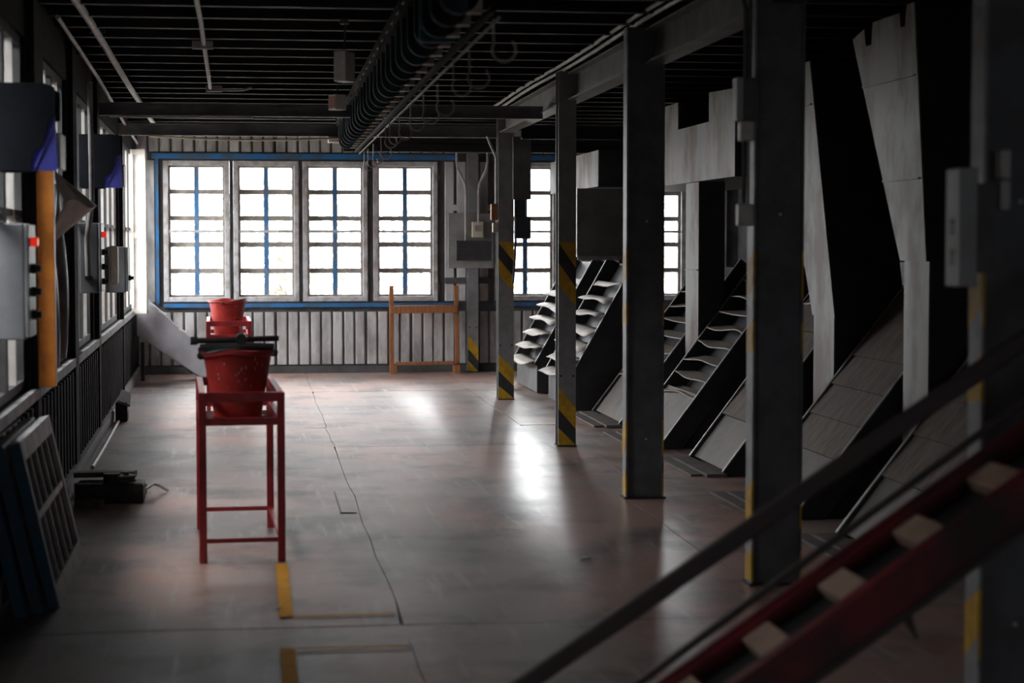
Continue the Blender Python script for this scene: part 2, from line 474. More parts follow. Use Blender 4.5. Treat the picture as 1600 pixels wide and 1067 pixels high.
while y < YB - .1:
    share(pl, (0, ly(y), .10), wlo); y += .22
sl = B(0, .035, ly(8.1), ly(YB), LWZ - .06, LWZ - .005).build('trim_8', 'sash_grey', loc=(XL(9), 9, 0), rz=RZL); tag(sl, kind='structure')
bl = B(0, .05, ly(8.0), ly(YB), 0, .09).build('baseboard_left', 'panel_grey', loc=(XL(9), 9, 0), rz=RZL); tag(bl, kind='structure')
for n, (Y, w) in enumerate(((9.86, .16), (12.42, .30), (14.86, .22), (18.62, .10))):
    tag(B(0, .035, ly(Y), ly(Y + w), .0, 2.75).build('trim_%d' % (9 + n), 'left_dark', loc=(XL(9), 9, 0), rz=RZL), kind='structure')
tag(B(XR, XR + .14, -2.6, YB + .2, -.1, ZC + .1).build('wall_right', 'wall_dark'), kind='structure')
# wall behind the camera, with an added row of windows that give fill light
fr_w = [-.55, .35, 1.25, 2.15, 3.05, 3.95]
wf = MB(); wf.box(-1.9, XR + .2, -2.6, -2.46, -.1, WZ).box(-1.9, XR + .2, -2.6, -2.46, WZ + WH, ZC + .1)
ex = [-1.9] + [v for c in fr_w for v in (c - .372, c + .372)] + [XR + .2]
for k in range(0, len(ex), 2): wf.box(ex[k], ex[k + 1], -2.6, -2.46, WZ, WZ + WH)
tag(wf.build('wall_front', 'wall_dark'), kind='structure')
f0 = None
for i, c in enumerate(fr_w):
    if f0 is None: f0 = make_window(.74, WH, 2, 5, .05, False, 'glass_fill', 'frame_brown', 'window_40'); o = f0
    else: o = copy_tree(f0); o.name = 'window_%d' % (40 + i)
    o.location = (c, -2.46, WZ); o.rotation_euler.z = math.pi
portal('sky_portal', (1.7, -2.62, WZ + WH / 2), 5.4, WH, (math.pi / 2, 0, 0))

# ================================================================== COLUMNS AND BEAMS
def stripe(x0, x1, y, segs, mat, parent, axis='y'):
    # diagonal painted band: list of (left top, left bottom, right top, right bottom) heights
    lt, lb, rt_, rb = segs
    if axis == 'y': poly = [(x0, y, lb), (x1, y, rb), (x1, y, rt_), (x0, y, lt)]; v = (0, -.0012, 0)
    else: poly = [(y, x0, lb), (y, x1, rb), (y, x1, rt_), (y, x0, lt)]; v = (-.0012, 0, 0)
    p2 = []
    for q in poly:
        if not p2 or (Vector(q) - Vector(p2[-1])).length > 1e-4: p2.append(q)
    MB().prism(p2, v).build('hazard_stripe', mat, parent)
def slim_column(X, Y, w, h, label, low=True, up=True):
    r = thing('steel_column', label, 'column', (X, Y, 0), 0, 'steel columns')
    d = .14
    B(0, w, 0, .012, 0, h).build('front_flange', 'slim_paint', r)
    B(0, w, d - .012, d, 0, h).build('rear_flange', 'slim_paint', r)
    B(w / 2 - .006, w / 2 + .006, .012, d - .012, 0, h).build('web', 'slim_paint', r)
    B(-.006, w + .006, -.006, d + .006, 0.002, .012).build('base_plate', 'dark_steel', r)
    for x in (.02, w - .02): MB().cyl((x, -.006, .52), (x, 0, .52), .009, 8).build('bolt', 'dark_steel', r)
    if up:
        stripe(0, w, 0, (1.50, 1.495, 1.50, 1.31), 'hazard_yellow', r)
        stripe(0, w, 0, (1.495, 1.35, 1.31, 1.165), 'hazard_dark', r)
        stripe(0, w, 0, (1.35, 1.19, 1.165, 1.03), 'hazard_yellow', r)
    if low:
        stripe(0, w, 0, (.44, .28, .285, .13), 'hazard_yellow', r)
        stripe(0, w, 0, (.28, .14, .13, .012), 'hazard_dark', r)
        stripe(0, w, 0, (.14, .012, .013, .012), 'hazard_yellow', r)
    return r
def wide_column(X, Y, w, h, label, d=.105):
    r = thing('steel_column', label, 'column', (X, Y, 0), 0, 'steel columns')
    B(0, .010, 0, d, 0, h).build('flange', 'lit_flange', r)  # window light from the left is put into this paler flange
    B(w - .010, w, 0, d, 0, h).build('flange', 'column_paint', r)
    B(.010, w - .010, .022, .034, 0, h).build('web', 'column_paint', r)
    B(-.012, w + .012, -.012, d + .012, .002, .012).build('base_plate', 'dark_steel', r)
    for a in (.0, 1.0):
        z = a + .0
        stripe(0, d, 0, (z + .46, z + .32, z + .40, z + .24), 'hazard_yellow', r, 'x')
        stripe(0, d, 0, (z + .17, z + .03, z + .11, z + .015), 'hazard_yellow', r, 'x')
        for x0 in (0, w - .010):
            B(x0 + .0005, x0 + .0095, -.0012, 0, z + .25, z + .46).build('hazard_stripe', 'hazard_yellow', r)
            B(x0 + .0005, x0 + .0095, -.0012, 0, z + .015, z + .15).build('hazard_stripe', 'hazard_yellow', r)
    for z in (.35, 1.62): MB().cyl((w * .55, .016, z), (w * .55, .022, z), .006, 8).build('bolt', 'lamp_grey', r)
    return r
CH = 2.74
slim_column(2.29, 18.05, .15, CH, 'slim grey steel column with yellow hazard stripes beside the far conveyor boxes')
slim_column(2.20, 13.85, .13, CH, 'slim grey steel column with yellow hazard stripes standing on the floor seam')
slim_column(2.43, YB - .18, .12, CH, 'dim grey post against the back wall behind the electrical board', up=False)
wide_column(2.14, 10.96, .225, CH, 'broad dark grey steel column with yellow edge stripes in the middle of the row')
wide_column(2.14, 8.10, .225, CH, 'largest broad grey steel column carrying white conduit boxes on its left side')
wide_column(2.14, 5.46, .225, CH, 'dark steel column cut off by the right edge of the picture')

def ibeam(name, label, p, q, w, h, mat, cat='beam', group=None, t=.012):
    p = Vector(p); q = Vector(q)
    r = thing(name, label, cat, p, 0, group)
    z = Vector((0, 0, 1)); q = q - p; o = Vector((0, 0, 0))
    MB().bar(o, q, t, h - 2 * t).build('web', mat, r)
    MB().bar(o - z * (h / 2 - t / 2), q - z * (h / 2 - t / 2), w, t).build('bottom_flange', mat, r)
    MB().bar(o + z * (h / 2 - t / 2), q + z * (h / 2 - t / 2), w, t).build('top_flange', mat, r)
    return r
ibeam('long_beam', 'grey steel beam running along the tops of the column row', (2.245, 3.0, 2.63), (2.37, 18.3, 2.63), .13, .20, 'beam_paint')
ibeam('cross_beam', 'nearer grey steel cross beam spanning the aisle under the ceiling', (-1.2, 15.3, 2.533), (2.3, 15.3, 2.533), .07, .10, 'beam_paint')
ibeam('cross_beam', 'farther grey steel cross beam above the back windows with a sagging cable', (-1.25, 18.35, 2.553), (2.36, 18.35, 2.553), .07, .115, 'beam_paint')
ibeam('cross_beam', 'dark steel cross beam joining the far hoppers at right', (2.42, 17.4, 2.50), (5.5, 17.4, 2.50), .09, .13, 'joist_steel')
tag(MB().tube([(.0, 15.24, 2.472), (-1.1, 15.24, 2.472)], .008, 6).build('pipe', 'conduit'), 'thin pale pipe under the left end of the nearer cross beam', 'pipe')
tag(MB().tube([(-.95 + i * .17, 18.27, 2.485 - .03 * math.sin(math.pi * i / 11)) for i in range(12)], .011, 6).build('cable', 'box_beige'), 'pale cable sagging below the farther cross beam', 'cable')

# ================================================================== INCLINED CONVEYOR TROUGHS (right bank)
def trough(label, x0, yn, w, ang, style, top_z=1.33):
    r = thing('conveyor_trough', label, 'conveyor', (x0, yn, 0), 0, 'inclined conveyor troughs')
    ca, sa = math.cos(ang), math.sin(ang)
    zb = .27 if style == 'scoop' else 0.0          # the slope starts on a front box or on the floor
    L = (top_z - zb) / sa
    def P(t, n, y): return (ca * t - sa * n, y, zb + sa * t + ca * n)
    xt = ca * L
    dn = -.075
    # housing under the deck
    body = [(.06, .012, 0), (.06, .012, max(0.0, zb - .05)), P(L, dn, .012), (xt + .05, .012, 0)]
    if style != 'scoop': body = [P(.12, dn, .012)[:2] + (0,), P(L, dn, .012), (xt + .05, .012, 0)]
    MB().prism(body, (0, w - .024, 0)).build('housing', 'machine_dark', r)
    for y in (0, w - .012):
        MB().prism([P(0, dn - .02, y), P(L, dn - .02, y), P(L, .05, y), P(0, .05, y)], (0, .012, 0)).build('side_rail', 'machine_dark', r)
        MB().bar(P(0, .053, y + .006), P(L, .053, y + .006), .026, .008, (-sa, 0, ca)).build('rail_cap', 'rail_steel', r)
    if style == 'scoop':
        B(-.02, .06, 0, w, .012, zb + .01).build('front_box', 'machine_grey', r, bevel=.006)
        MB().prism([(-.02, -.008, .012), (.55, -.008, .012), (.55, -.008, .30), (.10, -.008, zb + .01), (-.02, -.008, zb + .01)], (0, .008, 0)).build('side_cover', 'machine_dark', r)
        MB().prism([(.55, -.008, .012), (xt, -.008, .012), P(L, dn, -.008), P(L * .25, dn, -.008), (.55, -.008, .30)], (0, .006, 0)).build('side_sheet', 'machine_dark', r)
        MB().tube([(.62 + .12 * math.cos(a), -.03, .33 + .22 * math.sin(a)) for a in [k * math.pi / 10 - 1.2 for k in range(14)]], .014, 8).build('hose', 'dark_steel', r, smooth=True)
        k = 0; t = .04
        while t < L - .16:
            mb = MB(); nx, ny = 4, 9; ph = random.uniform(0, 6)
            dep = .15 if t < L * .72 else .05
            for i in range(nx):
                for j in range(ny):
                    u = i / (nx - 1); v = j / (ny - 1)
                    q = Vector(P(t, .035, .02 + v * (w - .04)))
                    q.x -= (u - .25) * dep
                    q.z += .02 * math.sin(3.1 * v + ph) * u - .035 * u * u + .012 * math.sin(7 * v + ph) * u
                    mb.v.append(tuple(q))
            for i in range(nx - 1):
                for j in range(ny - 1): mb.f.append((i * ny + j, i * ny + j + 1, (i + 1) * ny + j + 1, (i + 1) * ny + j))
            o = mb.build('scoop', 'baffle_pale' if t < L * .8 else 'baffle_thin', r, smooth=True)
            s = o.modifiers.new('thick', 'SOLIDIFY'); s.thickness = .006
            t += .135 / sa; k += 1
    else:
        pl_ = {'thin': .46, 'plate': .5, 'plank': .40}[style]
        MB().prism([P(.02, .012, .014), P(pl_, .012, .014), P(pl_, .03, .014), P(.02, .03, .014)], (0, w - .028, 0)).build('lower_plate', 'plate_worn', r)
        B(-.15, -.02, -.02, w + .05, .002, .022).build('floor_strip', 'plate_worn', r)
        B(-.24, -.16, .05, w + .12, .002, .014).build('floor_strip', 'plate_worn', r)
        t = pl_
        if style == 'plank':
            while t < .40 + (1.28 if w > 1.0 else .95) * 1.0 - .1:
                ln = random.uniform(.20, .26)
                h0, h1 = .018 + random.uniform(0, .006), .034 + random.uniform(0, .008)
                MB().prism([P(t - .03, h0 + .008, .014), P(t + ln, h0, .014), P(t + ln, h0 + .018, .014), P(t - .03, h1 + .012, .014)], (0, w - .028, 0)).build('plank', 'plank_worn', r)
                t += ln + .004
        t += .06
        while t < L - .05:
            a = random.uniform(-.01, .01); b_ = random.uniform(-.014, .014)
            mb = MB(); ny = 8
            for v in range(ny):
                y = .004 + (w - .008) * v / (ny - 1)
                s = a * math.sin(v * 1.1) + b_ * math.sin(v * .7)
                q0 = Vector(P(t, dn, y)); ln_ = (.06 - dn) / sa
                for dx, dz in ((0, 0), (-ln_ + s, -.012 + s), (-ln_ + s, -.004 + s), (0, .008)):
                    mb.v.append((q0.x + dx, q0.y, q0.z + dz))
            for v in range(ny - 1):
                for c in range(4): mb.f.append((v * 4 + c, v * 4 + (c + 1) % 4, v * 4 + 4 + (c + 1) % 4, v * 4 + 4 + c))
            mb.f += [(0, 1, 2, 3), tuple(range(ny * 4 - 4, ny * 4))]
            mb.build('baffle', 'baffle_thin', r)
            t += .118 / sa
    return r
A53 = R(53)
trough('farthest conveyor trough with pale curled scoops rising behind the striped column', 2.78, 18.72, 1.45, R(60.5), 'scoop')
trough('conveyor trough with pale curled scoops and a black side, second from the back wall', 2.80, 16.70, 1.40, R(60.5), 'scoop')
trough('conveyor trough partly hidden behind the broad middle column', 2.96, 15.23, 1.25, A53, 'thin')
trough('dark ladder-like conveyor trough with thin rungs right of the broad middle column', 2.95, 13.58, 1.12, A53, 'thin')
trough('conveyor trough with a pale lower plate and worn planks left of the largest column', 3.00, 11.92, .95, A53, 'plank')
trough('long conveyor trough covered with worn brown planks right of the largest column', 2.93, 10.00, 1.02, R(52), 'plank')
trough('nearest conveyor trough, mostly hidden in shade behind the red-framed conveyor', 2.95, 8.35, 1.0, R(52), 'plank')

# ---- hoppers and spouts above the troughs
def sheet_hopper(name, label, cat, face, X0, X1, mat_face='hopper_metal', mat_side='machine_dark', group=None, seams=()):
    # face: polygon in (Y, z) on the plane X0, body behind it to X1
    y0 = face[0][0]
    r = thing(name, label, cat, (X0, y0, 0), 0, group)
    MB().prism([(0, a - y0, z) for a, z in face], (.008, 0, 0)).build('front_sheet', mat_face, r)
    MB().prism([(.008, a - y0, z) for a, z in face], (X1 - X0 - .008, 0, 0)).build('body', mat_side, r)  # shade on the sides of the same metal, put into a near-black colour
    for (a, za, b_, zb) in seams:
        MB().bar((-.004, a - y0, za), (-.004, b_ - y0, zb), .008, .02, (1, 0, 0)).build('seam', mat_face, r)
    return r
HX = 3.42
sheet_hopper('hopper_spout', 'tall tapered sheet metal spout, nearest of the three, in front of darkness', 'hopper',
             [(10.76, 2.66), (10.55, 2.70), (10.52, 2.60), (10.42, 2.60), (10.40, 2.72), (9.95, 2.72), (9.93, 2.64), (9.86, 2.64), (9.84, 2.75), (9.72, 2.75), (9.50, 1.40), (9.90, 1.40)],
             HX, 3.86, group='sheet metal spouts', seams=[(10.54, 2.37, 9.68, 2.37), (10.17, 1.83, 9.59, 1.83)])
sheet_hopper('spout_leg', 'straight sheet metal duct below the nearest tapered spout', 'duct', [(9.86, 0), (9.86, 1.40), (9.48, 1.40), (9.48, 0)], HX + .01, HX + .28, group='sheet metal ducts', mat_side='machine_dark')
sheet_hopper('hopper_spout', 'slanting sheet metal spout just right of the largest column', 'hopper',
             [(13.0, 2.62), (11.62, 2.62), (11.06, 1.05), (11.52, 1.05), (11.95, 1.78)], HX, 3.86, group='sheet metal spouts', seams=[(12.6, 2.35, 11.56, 2.35)])
sheet_hopper('spout_leg', 'straight sheet metal duct below the slanting spout by the largest column', 'duct', [(11.52, 0), (11.52, 1.05), (11.10, 1.05), (11.10, 0)], HX + .01, HX + .28, group='sheet metal ducts')
sheet_hopper('hopper_hood', 'broad rust-stained sheet metal hood between the two broad columns', 'hopper',
             [(17.68, 1.97), (13.48, 1.97), (13.48, 2.60), (14.28, 2.63), (14.28, 2.41), (15.35, 2.41), (15.35, 2.63), (17.68, 2.63)], HX, 4.3, group='sheet metal spouts')
sheet_hopper('spout_leg', 'rusty upright sheet metal duct under the broad hood', 'duct', [(15.18, 0), (15.18, 1.97), (14.73, 1.97), (14.73, 0)], HX + .03, HX + .24, group='sheet metal ducts', seams=[(15.18, 1.28, 14.73, 1.28)])
def side_bin(label, X0, X1, y0, y1, z0, z1):
    r = thing('feed_bin', label, 'bin', (X0, y0, 0), 0, 'feed bins above the troughs')
    B(0, X1 - X0, 0, y1 - y0, z0, z1).build('body', 'machine_grey', r)
    B(-.006, .0, -.004, y1 - y0, z0, z1).build('front_edge', 'rail_steel', r)
    B(0, X1 - X0, -.012, 0, z0 - .03, z0 + .01).build('lower_lip', 'rail_steel', r)
    return r
side_bin('grey square feed bin above the far scoop troughs', 3.00, 3.62, 17.75, 18.3, 1.36, 2.0)
side_bin('black feed bin over the ladder-like trough', 3.9, 4.7, 13.7, 14.7, 1.40, 1.96)
side_bin('black feed bin over the plank trough left of the largest column', 3.9, 4.7, 12.0, 12.8, 1.40, 2.6)
side_bin('black feed bin over the long plank trough', 3.95, 4.7, 10.05, 10.95, 1.44, 2.6)
sheet_hopper('hopper_skirt', 'small pale sheet metal skirt hanging above the far grey bin', 'hopper', [(20.7, 2.02), (17.78, 2.02), (17.78, 2.36), (20.7, 2.36)], 3.2, 3.6, group='sheet metal spouts')
for Y, z in ((19.6, 2.46), (20.4, 2.56)):
    tag(B(.9, XR, Y - .03, Y + .03, z - .045, z + .045).build('service_pipe', 'joist_steel', bevel=.01),
        'black service bar crossing high in front of the back windows, %s' % ('lower of two' if z < 2.5 else 'upper of two'), 'pipe')

# ================================================================== RED BUCKET STANDS
def bucket_stand(label, loc, rz):
    r = thing('bucket_stand', label, 'stand', loc, rz, 'red bucket stands')
    w, l, h, t = .40, 1.12, .80, .036
    for sx in (0, 1):
        for sy in (0, 1):
            x = sx * (w - t); y = sy * (l - t)
            B(x, x + t, y, y + t, 0.0, h - .001).build('leg', 'red_paint', r, bevel=.004)
    for z0, z1 in ((h - .045, h), (.645, .68)):
        for y in (0, l - t): B(t, w - t, y + .002, y + t - .002, z0, z1).build('rail', 'red_paint', r, bevel=.003)
        for x in (0, w - t): B(x + .002, x + t - .002, t, l - t, z0, z1).build('rail', 'red_paint', r, bevel=.003)
    for y in (.004, l - t): B(t, w - t, y, y + .022, .095, .117).build('foot_rail', 'red_paint', r)
    B(w - t + .006, w - .008, t, l - t, .095, .117).build('foot_rail', 'red_paint', r)
    for y in (.36, .52, .66, .80): B(t, w - t, y, y + .03, .628, .645).build('shelf_bar', 'red_paint', r)
    return r
def bucket(label, loc, rz=0):
    r = thing('bucket', label, 'bucket', loc, rz, 'red buckets on stands')
    n = 48
    def wob(i, a):
        if i in (2, 3, 4, 5): return (.003 * math.sin(2 * a + .5), .006 * math.sin(3 * a + 1) + .004 * math.sin(5 * a))
        return (0, 0)
    prof = [(.0, .0), (.115, .0), (.168, .315), (.177, .318), (.177, .328), (.163, .326), (.112, .02), (0, .02)]
    MB().lathe(prof, n, wob=wob).build('shell', 'bucket_red', r, smooth=True)
    MB().lathe([(.170, .300), (.181, .306), (.181, .324), (.172, .328)], n, wob=lambda i, a: (.003 * math.sin(2 * a + .5), .006 * math.sin(3 * a + 1) + .004 * math.sin(5 * a))).build('rim', 'bucket_red', r, smooth=True)
    for s in (-1, 1):
        MB().cyl((s * .176, 0, .30), (s * .20, 0, .30), .012, 10).build('ear', 'dark_steel', r)
    MB().tube([(.19 * math.cos(a), -.04 - .13 * math.sin(a), .305 + .035 * math.sin(a)) for a in [k * math.pi / 16 for k in range(17)]], .004, 6).build('handle', 'dark_steel', r)
    # chipped paint flecks
    for k in range(26):
        a = random.uniform(-2.6, -.6); z = random.uniform(.03, .29); rr = .1155 + .168 * 0 + (.168 - .115) * z / .315
        s = random.uniform(.003, .008); cx, cy = math.cos(a), math.sin(a)
        c = Vector((cx * (rr + .0012), cy * (rr + .0012), z)); tx = Vector((-cy, cx, 0)) * s * .7; tz = Vector((cx * .17, cy * .17, 1)) * s * random.uniform(.8, 2)
        MB().prism([c - tx, c - tz, c + tx, c + tz], (cx * .001, cy * .001, 0)).build('paint_chip', 'bucket_scuff', r)
    return r
bucket_stand('nearer red metal stand with four legs holding a bucket in the aisle', (-.262, 9.0, 0), .04)
bucket_stand('farther red metal stand below the window, mostly hidden by the nearer bucket', (-.425, 17.15, 0), .02)
bucket('larger-looking red bucket in the nearer stand with dark rods across its rim', (-.085, 9.52, .645), .3)
bucket('small-looking red bucket in the farther stand in front of the window', (-.245, 17.72, .645), 1.4)
# things lying across the near bucket
zr = .645 + .335
t = thing('clamp_rod', 'dark steel rod with a clamp lying across the rim of the nearer bucket', 'rod', (-.085, 9.5, zr))
MB().tube([(-.22, -.06, .040), (-.05, -.05, .042), (.20, .02, .046)], .014, 10).build('rod', 'dark_steel', t, smooth=True)
MB().cyl((.02, -.075, .045), (.02, -.005, .05), .028, 14).build('clamp', 'dark_steel', t, smooth=True)
MB().cyl((-.225, -.06, .040), (-.19, -.059, .040), .02, 10).build('end_nut', 'dark_steel', t)
t = thing('rubber_belt', 'black flat rubber strip hanging over the left rim of the nearer bucket', 'belt', (-.085, 9.5, zr))
MB().prism([(-.185, -.02, -.055), (.0, -.085, -.022), (.0, -.085, .006), (-.19, -.02, .006)], (.02, .06, 0)).build('strip', 'black_rubber', t)
MB().tube([(-.18, .02, 0), (-.02, .05, .008), (.18, .03, .0)], .02, 8).build('roll', 'black_rubber', t, smooth=True)

# ================================================================== BACK WALL THINGS
# wooden rack
t = thing('wooden_rack', 'brown wooden frame leaning against the wall below the fourth window', 'rack', (1.53, 21.86, 0))
for x, lean in ((0, .0), (.755, .012)):
    MB().bar((x + .02, .02, 0), (x + .02 - lean, .04, 1.0), .05, .05, (0, 1, 0)).build('post', 'wood_orange', t, bevel=.004)
MB().bar((.0, -.01, .73), (.77, -.01, .735), .035, .09).build('top_rail', 'wood_orange', t, bevel=.003)
MB().bar((.06, -.02, .115), (.73, -.02, .12), .04, .035).build('bottom_rail', 'wood_orange', t, bevel=.003)
for x in (-.005, .72):
    B(x, x + .075, -.10, .05, 0.0, .095).build('foot', 'wood_orange', t, bevel=.004)
# electrical board
t = thing('electrical_board', 'grey electrical board with a black box and two conduits right of the windows', 'electrical panel', (2.2, YB - .215, 1.2))
B(0, .52, 0, .03, 0, .63).build('backboard', 'panel_grey', t, bevel=.004)
B(.08, .49, -.10, 0, .09, .315).build('switch_box', 'hazard_dark', t, bevel=.006)
B(.27, .40, -.06, 0, .35, .53).build('meter_box', 'box_beige', t, bevel=.006)
B(.30, .37, -.066, -.06, .42, .49).build('meter_label', 'panel_grey', t)
for x, s in ((.20, -1), (.345, 1)):
    MB().tube([(x, -.03, .32 if s < 0 else .53), (x, -.03, .90), (x + s * .015, -.03, .97), (x + s * .09, -.03, 1.13), (x + s * .105, -.03, 1.22), (x + s * .105, -.03, 1.35)], .015, 8).build('conduit', 'conduit', t, smooth=True)
for q in ((.12, .25), (.12, .2), (.26, .17)): MB().cyl((q[0], -.105, q[1]), (q[0], -.1, q[1]), .012, 8).build('knob', 'dark_steel', t)
# switches on the far striped column
t = thing('switch_gear', 'dark switch boxes and a tall grey cover on the far striped column', 'switch box', (2.42, 17.98, 0))
B(.0, .17, -.02, .06, 1.90, 2.49).build('cover', 'beam_paint', t, bevel=.004)
B(.02, .12, 0, .06, 1.56, 1.90).build('cable_duct', 'machine_dark', t)
B(.02, .17, -.02, .07, 1.53, 1.74).build('switch_body', 'machine_dark', t, bevel=.006)
MB().tube([(.03, .02, 1.53), (.02, .02, 1.30), (.0, .0, 1.1)], .012, 6).build('cable', 'black_rubber', t)
t = thing('junction_box', 'small tan and white junction boxes on the left side of the far striped column', 'junction box', (2.22, 18.06, 0))
B(.005, .07, 0, .07, 1.71, 1.86).build('upper_box', 'wood_orange', t, bevel=.004)
B(.02, .07, 0, .05, 1.59, 1.68).build('lower_box', 'box_beige', t, bevel=.004)
MB().tube([(.055, .03, 1.86), (.055, .03, 2.30), (.0, .03, 2.42), (-.03, .03, 2.50)], .012, 8).build('conduit', 'conduit', t, smooth=True)

# open shutter and sheet metal chute at the left end
t = thing('open_shutter', 'narrow white window shutter swung open in the far left corner', 'shutter', (XL(20.8) + .02, 20.8, .74), math.atan2(-.06, .165))
B(0, .17, -.02, .02, 0, .06).build('rail', 'white_paint', t); B(0, .17, -.02, .02, 1.68, 1.74).build('rail', 'white_paint', t); B(0, .17, -.02, .02, .80, .86).build('rail', 'white_paint', t)
B(0, .03, -.022, .022, 0, 1.74).build('stile', 'white_paint', t); B(.14, .17, -.022, .022, 0, 1.74).build('stile', 'white_paint', t)
B(.03, .14, -.005, .005, .06, .80).build('panel', 'white_paint', t); B(.03, .14, -.005, .005, .86, 1.68).build('panel', 'white_paint', t)
c0, c1, c2, c3 = PY(209, 451, 20.9), PY(240, 479, 20.9), PY(345, 572, 20.9), PY(345, 612, 20.9)
t = thing('metal_chute', 'pale grey sheet metal chute sloping down from the far left corner', 'chute', (-1.25, 20.9, 0))
o = Vector((-1.25, 20.9, 0))
poly = [c0 - o, c1 - o, Vector((c2.x - o.x, 0, .16)), Vector((c2.x - o.x, 0, 0.0)), Vector((c2.x - o.x - .17, 0, .0)), Vector((0, 0, .50)), Vector((0, 0, .68))]
MB().prism(poly, (0, .012, 0)).build('side_sheet', 'chute_grey', t)
MB().prism([p + Vector((0, .34, 0)) for p in poly], (0, .012, 0)).build('side_sheet', 'chute_grey', t)
a, b_ = poly[1], poly[2]
MB().prism([a + Vector((0, .012, -.02)), b_ + Vector((0, .012, -.02)), b_ + Vector((0, .012, -.03)), a + Vector((0, .012, -.03))], (0, .33, 0)).build('bed', 'chute_grey', t)
MB().prism([poly[5], poly[4], poly[4] + Vector((0, 0, .012)), poly[5] + Vector((0, 0, .012))], (0, .34, 0)).build('underside', 'chute_grey', t)
MB().bar(a + Vector((0, -.01, .008)), b_ + Vector((0, -.01, .008)), .03, .014).build('flange', 'chute_grey', t)
for k in (.1, .4, .7):
    p = a.lerp(b_, k); MB().bar(p + Vector((-.02, -.012, .02)), p + Vector((.06, -.012, -.02)), .03, .022).build('clip', 'white_paint', t)
B(.03, .07, .1, .14, 0, .42).build('support_leg', 'machine_dark', t)

# ================================================================== LEFT WALL THINGS (frame: x out of wall, y along it)
def lthing(name, label, cat, Y, group=None): return thing(name, label, cat, (XL(Y), Y, 0), RZL, group)
def hood(label, Y, z0, k, D):
    t = lthing('wall_hood', label, 'hood', Y, 'navy and blue wall hoods')
    H_ = .375 * k; W_ = .30 * k
    # side cheek with the curved cut-out
    cheek = [(0, 0), (.56 * D, 0), (.60 * D, .20 * H_), (.74 * D, .27 * H_), (.82 * D, .42 * H_), (.88 * D, .60 * H_), (.97 * D, .62 * H_), (.97 * D, .95 * H_), (.80 * D, H_), (0, H_)]
    for y in (0, W_ - .012):
        MB().prism([(x, y, z0 + z) for x, z in cheek], (0, .012, 0)).build('cheek', 'hood_navy', t)
    B(.0, .80 * D, .012, W_ - .012, z0 + H_ - .012, z0 + H_).build('top', 'hood_navy', t)
    B(.0, .012, .012, W_ - .012, z0, z0 + H_).build('back', 'hood_navy', t)
    sc = [(.56 * D, 0), (.99 * D, 0), (1.0 * D, .10 * H_), (.97 * D, .62 * H_), (.87 * D, .60 * H_), (.80 * D, .42 * H_), (.72 * D, .27 * H_), (.58 * D, .20 * H_)]
    MB().prism([(x, .014, z0 + z) for x, z in sc], (0, .012, 0)).build('blue_lip', 'hood_blue', t)
    MB().bar((.62 * D, .010, z0 + .01), (.95 * D, .010, z0 + .52 * H_), .006, .008).build('lip_fold', 'hood_blue', t)
    B(.98 * D, 1.05 * D, .02, W_, z0 + .01, z0 + .44 * H_).build('front_strip', 'lamp_grey', t, bevel=.005)
    return t
hood('nearer dark navy wall hood with a blue curved lip high on the left wall', 8.45, 1.805, 1.0, .255)
hood('farther dark navy wall hood with a blue curved lip above the second control box', 13.4, 1.87, .97, .285)
def control_box(label, Y, z0, z1, dep, wy, mat, face, knobs):
    t = lthing('control_box', label, 'control box', Y, 'control boxes on the left wall')
    B(.0, dep - .02, 0, wy, z0, z1).build('body', mat, t, bevel=.008)
    B(dep - .018, dep, -.004, wy + .004, z0 + .01, z1 - .005).build('door', face, t, bevel=.005)
    for kind, z, y in knobs:
        if kind == 'red':
            MB().cyl((dep, y, z), (dep + .03, y, z), .02, 14).build('red_button', 'button_red', t)
        else:
            b = MB().cyl((dep, y, z), (dep + .02, y, z), .022, 12).build('knob', 'black_rubber', t)
            MB().bar((dep + .03, y - .0, z - .014), (dep + .03, y, z + .014), .02, .022).build('knob_grip', 'black_rubber', b)
    return t
control_box('pale grey control box with red button and black knobs, nearest on the left wall', 8.42, 1.08, 1.58, .135, .30, 'box_grey', 'box_grey',
            [('red', 1.50, .10), ('k', 1.385, .10), ('k', 1.285, .10), ('k', 1.185, .10)])
control_box('dark grey control box with red button below the farther navy hood', 13.35, 1.15, 1.63, .145, .34, 'box_dark', 'box_grey',
            [('red', 1.55, .10), ('k', 1.43, .10), ('k', 1.33, .10), ('k', 1.23, .10)])
control_box('dark control box with one black knob, farthest on the left wall', 16.2, 1.08, 1.46, .19, .4, 'box_dark', 'box_dark', [('k', 1.20, .12)])
t = lthing('beige_switch', 'rounded beige switch case between the dark control boxes', 'switch', 15.0)
B(.10, .17, 0, .14, 1.17, 1.47).build('case', 'box_beige', t, bevel=.02); B(.0, .10, .03, .10, 1.2, 1.44).build('mount', 'box_dark', t)
t = lthing('conduit_pipe', 'grey conduit curving down in front of the dark control box on the left wall', 'conduit', 13.3)
MB().tube([(.085, -.02, 2.58), (.09, -.02, 2.0), (.09, -.02, 1.75), (.07, -.02, 1.63), (.055, -.02, 1.52), (.06, -.02, 1.27)], .018, 8).build('pipe', 'conduit', t, smooth=True)
B(.04, .08, -.04, .05, 1.24, 1.27).build('end_cap', 'black_rubber', t)
tag(B(.0, .085, -.05, .05, .77, 1.98).build('orange_board', 'orange_board', loc=(XL(9.92) + .035, 9.92, 0), rz=RZL, bevel=.004), 'bright orange upright board on the left wall past the near control box', 'board')
